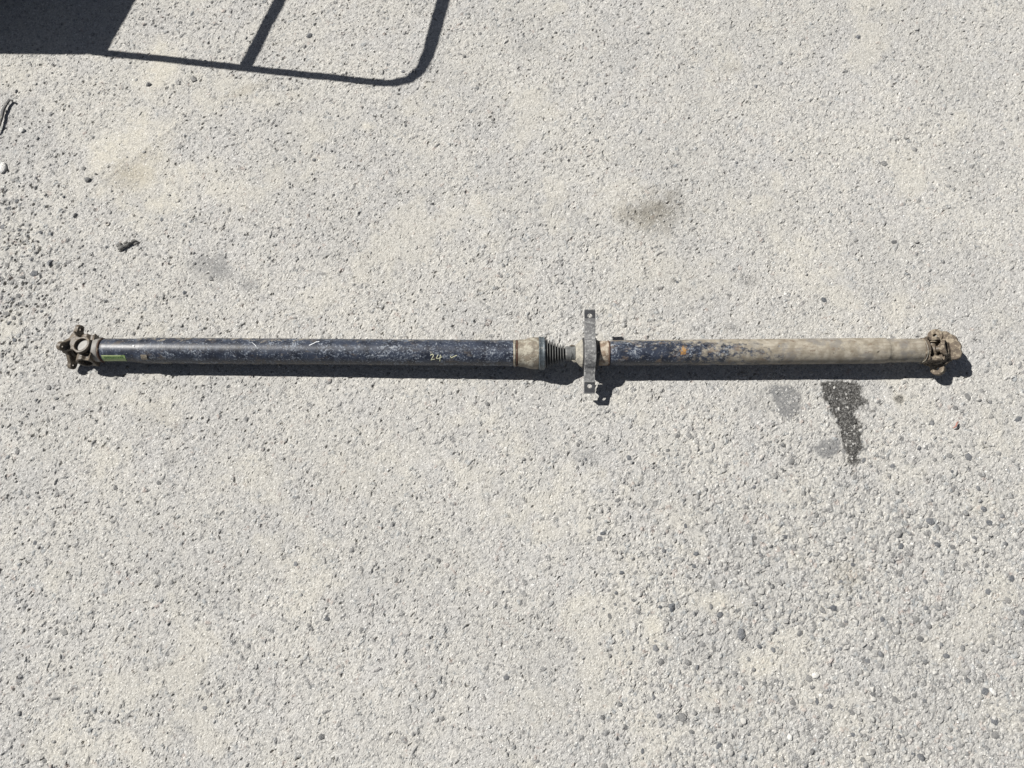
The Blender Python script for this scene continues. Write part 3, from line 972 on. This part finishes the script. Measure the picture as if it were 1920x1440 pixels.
M_STK = simple_mat('green_paper_label', (.21, .31, .11), .55, 0, .3, 160, dust=.10)
V, F = patch(199.5, 665.5, 243, 676.5, .0004, 22.5)
stk = mesh_obj('sticker', V, F, M_STK, tubeL)
stk['label'] = 'faded green and yellow paper sticker with worn print'
M_STKY = simple_mat('pale_label_print', (.42, .48, .25), .6, 0, .2, 200)
M_STKD = simple_mat('dark_label_print', (.07, .13, .05), .6, 0, .2, 200)
V, F = [], []
rp = random.Random(3)
v1, f1 = patch(201, 673.3, 242, 675.6, .0007, 22.5, 16, 2); V += v1; F += f1
v1, f1 = patch(200, 665.7, 236, 667.2, .0007, 22.5, 16, 2); n0 = len(V); V += v1; F += [tuple(i + n0 for i in f_) for f_ in f1]
mesh_obj('print', V, F, M_STKY, stk if False else tubeL, True)
V, F = [], []
xx = 204.0
while xx < 239:
    wd = rp.uniform(1.0, 3.2)
    v1, f1 = patch(xx, 668.6, xx + wd, 668.6 + rp.uniform(1.4, 2.6), .0007, 22.5, 2, 1)
    n0 = len(V); V += v1; F += [tuple(i + n0 for i in f_) for f_ in f1]; xx += wd + rp.uniform(.6, 1.6)
mesh_obj('print', V, F, M_STKD, tubeL, True)


def weight(x0, y0, x1, y1, r, parent, mat, th=.0022):
    Va, Fa = patch(x0, y0, x1, y1, th, r, 6, 4)
    Vb, _ = patch(x0, y0, x1, y1, -.001, r, 6, 4)
    n = len(Va); F = list(Fa)
    ring = [i for i in range(7)] + [j * 7 + 6 for j in range(1, 5)] + [4 * 7 + i for i in range(5, -1, -1)] + [j * 7 for j in range(3, 0, -1)]
    for a, b in zip(ring, ring[1:] + ring[:1]): F.append((a, b, b + n, a + n))
    return mesh_obj('balance_weight', Va + Vb, F, mat, parent, True, 30)


weight(274, 665, 285, 673, 24.5, tubeL, M_COLLAR)
# buckle of the small boot clamp, the nick of the big band
V, F = patch(1069, 650, 1076.5, 653, .0022, 14, 4, 3)
mesh_obj('clamp_buckle', *(lambda a: (a[0], a[1]))(sweep([ax(1068) + Vector((0, .0150, .0095)), ax(1072) + Vector((0, .0165, .0102)), ax(1077) + Vector((0, .0150, .0095))], .0018, 8)), M_YOKE, bc)
V, F = sweep([ax(1071.5) + Vector((0, -.017 * math.cos(t_), .017 * math.sin(t_))) for t_ in (.9, 1.0, 1.15, 1.3)], .0016, 8)
mesh_obj('clamp_buckle', V, F, M_BOOTT, bc)
V, F = sweep([ax(1072) + Vector((0, -.0165, .004)), ax(1076) + Vector((0, -.0195, .002)), ax(1079) + Vector((0, -.0205, .0005))], [.0018, .003, .0022], 8, .6)
mesh_obj('clamp_tail', V, F, M_SHIELD, bc)
V, F = sweep([ax(1015 + d_) + Vector((0, .0395 * math.cos(R(38)), .0395 * math.sin(R(38)))) for d_ in (-4, 0, 5)], .0014, 8)
mesh_obj('clamp_buckle', V, F, M_CLAMP, cb)

# ------------------------------------------------------------------ yokes
def fuse(name, bits, mat, parent, voxel=.0012, smooth=4, lumps=0.0, label=None):
    """pieces of one casting fused to a continuous skin"""
    V, F = [], []
    for vs, fs in bits:
        n0 = len(V); V += vs; F += [tuple(i + n0 for i in f_) for f_ in fs]
    o = mesh_obj(name, V, F, None, None, False)
    md = o.modifiers.new('r', 'REMESH'); md.mode = 'VOXEL'; md.voxel_size = voxel; md.use_smooth_shade = True
    md = o.modifiers.new('s', 'SMOOTH'); md.iterations = smooth; md.factor = .5
    dg = bpy.context.evaluated_depsgraph_get()
    me_ = bpy.data.meshes.new_from_object(o.evaluated_get(dg))
    bpy.data.objects.remove(o)
    if lumps:
        rr = random.Random(4)
        nrm = [v_.normal.copy() for v_ in me_.vertices]
        from mathutils import noise as mn
        for v_, n_ in zip(me_.vertices, nrm):
            v_.co += n_ * lumps * (mn.fractal(v_.co * 130, 1.0, 2.1, 3) + .15)
    me_.name = name
    me_.materials.clear(); me_.materials.append(mat); me_.shade_smooth()
    o = link(bpy.data.objects.new(name, me_), parent)
    if label: o['label'] = label
    return o


def xf(piece, M):
    return [M @ v_ for v_ in piece[0]], piece[1]


def frame(o, x_, y_, z_):
    """matrix taking local x,y,z to the given directions at o"""
    M = Matrix.Identity(4)
    for i, d_ in enumerate((x_, y_, z_)):
        for j in range(3): M[j][i] = d_[j]
    for j in range(3): M[j][3] = o[j]
    return M


def cyl(r, h, n=32):
    V = [Vector((r * math.cos(2 * math.pi * k / n), r * math.sin(2 * math.pi * k / n), z_)) for z_ in (-h / 2, h / 2) for k in range(n)]
    F = [(k, (k + 1) % n, n + (k + 1) % n, n + k) for k in range(n)] + [tuple(range(n))[::-1], tuple(n + k for k in range(n))]
    return V, F


def annulus(r0, r1, h, n=32):
    return curve_plate([circ(0, 0, r1, n), circ(0, 0, r0, n)], h / 2, .0006)


def arm_outline(L, re, wbase):
    """ear round the origin, widening to the base at +x = L"""
    pts = []
    for k in range(15):
        a = R(90 + 180 * k / 14)
        pts.append((re * math.cos(a), re * math.sin(a)))
    for t in (.35, .6, .8, 1.0):
        pts.append((L * t, -(re * (1 - t) * .92 + (wbase) * t * t * (.7 + .3 * t) + re * .15 * t)))
    for t in (1.0, .8, .6, .35):
        pts.append((L * t, (re * (1 - t) * .92 + (wbase) * t * t * (.7 + .3 * t) + re * .15 * t)))
    return pts


def lobed(R0, rl, rc, n=96, lobes=(), web=.6):
    """outline of a four-eared flange"""
    pts = []
    for k in range(n):
        th = 2 * math.pi * k / n
        best = rc
        for a in lobes:
            d_ = math.atan2(math.sin(th - a), math.cos(th - a))
            s_ = R0 * math.sin(d_)
            if abs(s_) < rl and math.cos(d_) > 0:
                best = max(best, R0 * math.cos(d_) + math.sqrt(rl * rl - s_ * s_))
            else:
                e_ = abs(s_) - rl
                if math.cos(d_) > 0: best = max(best, rc + (R0 * .93 - rc) * math.exp(-e_ / (rl * web)))
        pts.append((best * math.cos(th), best * math.sin(th)))
    return pts


def joint(Jpx, away, dip, roll, yaw, L, ears, mat_f, mat_t, hubL, re=.0185, bore=.0130, gap=.026, Rb=.040, rl=.0095, rc=.026,
          lumps=0.0, a0=(), holes=3, voxel=.0012, hole_r=.0042, web=.6, capin=.0085, tarm=.009, core=(.021, .012), fth=.0042, boss=()):
    J = ax(Jpx)
    base = Matrix.Identity(3)
    sx = -1 if away == 'left' else 1
    # axis of the flange yoke, pointing away from the tube
    a_ = Vector((sx * math.cos(R(dip)) * math.cos(R(yaw)), math.sin(R(yaw)), -math.sin(R(dip))))
    a_.normalize()
    # bore axis of the flange yoke: up, rolled towards +y
    p_ = Vector((0, math.sin(R(roll)), math.cos(R(roll))))
    p_ = (p_ - a_ * p_.dot(a_)).normalized()
    q_ = p_.cross(a_)
    # bore axis of the tube yoke
    t_ = Vector((-sx, 0, 0))
    w_ = (q_ - t_ * q_.dot(t_)).normalized()
    s2 = w_.cross(t_)
    th = .009
    # flange yoke
    bits = []
    for sg in (1, -1):
        out = arm_outline(L, re, Rb * .62)
        pc = curve_plate([out, circ(0, 0, bore, 28)], th / 2, .001)
        bits.append(xf(pc, frame(J + p_ * (gap * sg), a_, q_, a_.cross(q_))))
    lob = [R(v_) for v_ in a0]
    fl = lobed(Rb, rl, rc, 160, lob, web)
    lps = [fl] + [circ(Rb * math.cos(v_), Rb * math.sin(v_), hole_r, 18) for v_ in lob[:holes]]
    pc = curve_plate(lps, fth, .001)
    bits.append(xf(pc, frame(J + a_ * L, q_, p_, q_.cross(p_))))
    bits.append(xf(cyl(*core), frame(J + a_ * (L - core[1] / 2), q_, p_, q_.cross(p_))))
    for v_, rb_ in boss:
        bc_ = J + a_ * (L - .006) + q_ * (Rb * math.cos(R(v_))) + p_ * (Rb * math.sin(R(v_)))
        bits.append(xf(annulus(hole_r, rb_, .010), frame(bc_, q_, p_, q_.cross(p_))))
    fy = fuse('flange_yoke', bits, mat_f, root, voxel, 4, lumps)
    # tube yoke
    bits = []
    for sg in (1, -1):
        out = arm_outline(hubL, re * .95, .0215)
        pc = curve_plate([out, circ(0, 0, bore, 28)], tarm / 2, .0015)
        M = frame(J + w_ * (gap * .93 * sg), t_, s2, t_.cross(s2))
        bits.append(xf(pc, M))
    bits.append(xf(cyl(.0265, .010), frame(J + t_ * (hubL + .001), w_, s2, t_)))
    ty = fuse('tube_yoke', bits, mat_t, root, voxel, 4, lumps * .6)
    # cross with bearing caps
    cr = []
    for d_ in (p_, w_):
        e_ = a_ if d_ is p_ else t_
        cr.append(xf(cyl(.0075, gap * 1.7), frame(J, e_, d_.cross(e_), d_)))
    cr.append(xf(cyl(.0125, .017), frame(J, a_, q_, p_)))
    fuse('joint_cross', cr, M_YOKE, root, .001, 3)
    for d_ in (p_, w_):
        e_ = a_ if d_ is p_ else t_
        e_ = (e_ - d_ * e_.dot(d_)).normalized()
        for sg in (1, -1):
            vs, fs = xf(cyl(bore * .985, .010, 36), frame(J + d_ * sg * (gap - capin), e_, d_.cross(e_), d_))
            mesh_obj('bearing_cap', vs, fs, M_CAP if away == 'left' else M_MUDYOKE, root, True, 30)
    return J, a_, p_, q_, w_, t_


JL = joint(165, 'left', 9, 8, 15, .036, 4, M_YOKE, M_YOKE, .021, a0=(65, 156, 336), Rb=.043, rc=.021, re=.0218, bore=.0152, web=2.0, tarm=.019, rl=.0108, fth=.0055)
J, a_, p_, q_, w_, t_ = JL
# brassy wear on ear tips
JR = joint(1749, 'right', 47, 0, 0, .030, 4, M_MUDYOKE, M_MUDYOKE, .021, lumps=.0007, Rb=.0395, rl=.0150, rc=.033, a0=(6, 182, 32, 56, 80, 104), holes=2, web=1.8, core=(.031, .020), fth=.005, hole_r=.0045, boss=((6, .0165), (182, .0155)), capin=.004)

# ------------------------------------------------------------------ guessed cart, shaped to throw the shadow (stands just out of view)
HB = 0.40
off = Vector((-SDX * HB, -SDY * HB, 0))


def lift(px, py, h=HB):
    p = gp(px, py); return Vector((p.x - SDX * h, p.y - SDY * h, h))


cart = bpy.data.objects.new('trolley', None)
cpt = lift(195, 100)
cart.location = (cpt.x - .8, cpt.y + .6, 0)
link(cart)
tag(cart, 'guessed green trolley with tubular rail, unseen past the upper left corner, shaped to cast the big shadow', 'trolley')
M_CART = simple_mat('green_paint', (.05, .085, .06), .5)
M_TUBE = simple_mat('grey_painted_tube', (.16, .16, .16), .45)
L0 = cart.location


def box_piece(a, b):
    bm = bmesh.new(); bmesh.ops.create_cube(bm, size=1)
    for v_ in bm.verts: v_.co = Vector([(a[i] + b[i]) / 2 + v_.co[i] * (b[i] - a[i]) for i in range(3)])
    bmesh.ops.bevel(bm, geom=bm.edges[:], offset=.004, segments=2, affect='EDGES')
    out = [v_.co.copy() for v_ in bm.verts], [tuple(v_.index for v_ in f_.verts) for f_ in bm.faces]
    bm.free(); return out


# body: a prism whose shadow edges follow the photograph's
e1 = lift(250, 0); d1 = (e1 - cpt).normalized()
bl = lift(-120, 99)
d0 = (bl - cpt).normalized()
c1, c2, c3, c4 = cpt, cpt + d1 * 1.2, cpt + d1 * 1.2 + d0 * 1.5, cpt + d0 * 1.5
top = [c - L0 for c in (c1, c2, c3, c4)]
V = [Vector((c.x, c.y, HB)) for c in top] + [Vector((c.x, c.y, .05)) for c in top]
F = [(0, 1, 2, 3), (7, 6, 5, 4), (0, 4, 5, 1), (1, 5, 6, 2), (2, 6, 7, 3), (3, 7, 4, 0)]
mesh_obj('body', V, F, M_CART, cart, False)
for fx, fy in ((.15, .16), (.15, .84), (.85, .16), (.85, .84)):
    c = top[0] + (top[1] - top[0]) * fy + (top[3] - top[0]) * fx
    vs, fs = cyl(.09, .05, 32)
    vs = [Vector((c.x + v_.z, c.y + v_.x, .09 + v_.y)) for v_ in vs]
    mesh_obj('unseen_wheel', vs, fs, M_RUB, cart)
c = gp(-45, -62) - L0  # extra large one added out of view to deepen the dark corner
vs, fs = cyl(.17, .19, 40)
mesh_obj('unseen_wheel', [Vector((c.x + v_.z, c.y + v_.x, .17 + v_.y)) for v_ in vs], fs, M_RUB, cart)
rail = [(190, 97), (300, 108), (455, 125), (600, 141), (700, 152), (735, 154), (765, 147), (787, 128), (800, 100), (812, 60), (828, 0), (850, -80), (880, -190)]
path = [lift(a, b, HB - .01) - L0 for a, b in rail]
path[0] = path[0] - (path[1] - path[0]).normalized() * .03
V, F = sweep(path, [.0100] * 6 + [.0105, .0115, .0130] + [.0140] * 4, 14); mesh_obj('rail', V, F, M_TUBE, cart)
path = [lift(a, b, HB - .01) - L0 for a, b in ((456, 125), (488, 62), (521, 0), (560, -80), (612, -190))]
V, F = sweep(path, .0125, 14); mesh_obj('rail', V, F, M_TUBE, cart)
path = [lift(a, b, HB - .01) - L0 for a, b in ((310, -170), (612, -190), (880, -190))]
V, F = sweep(path, .0100, 14); mesh_obj('rail', V, F, M_TUBE, cart)
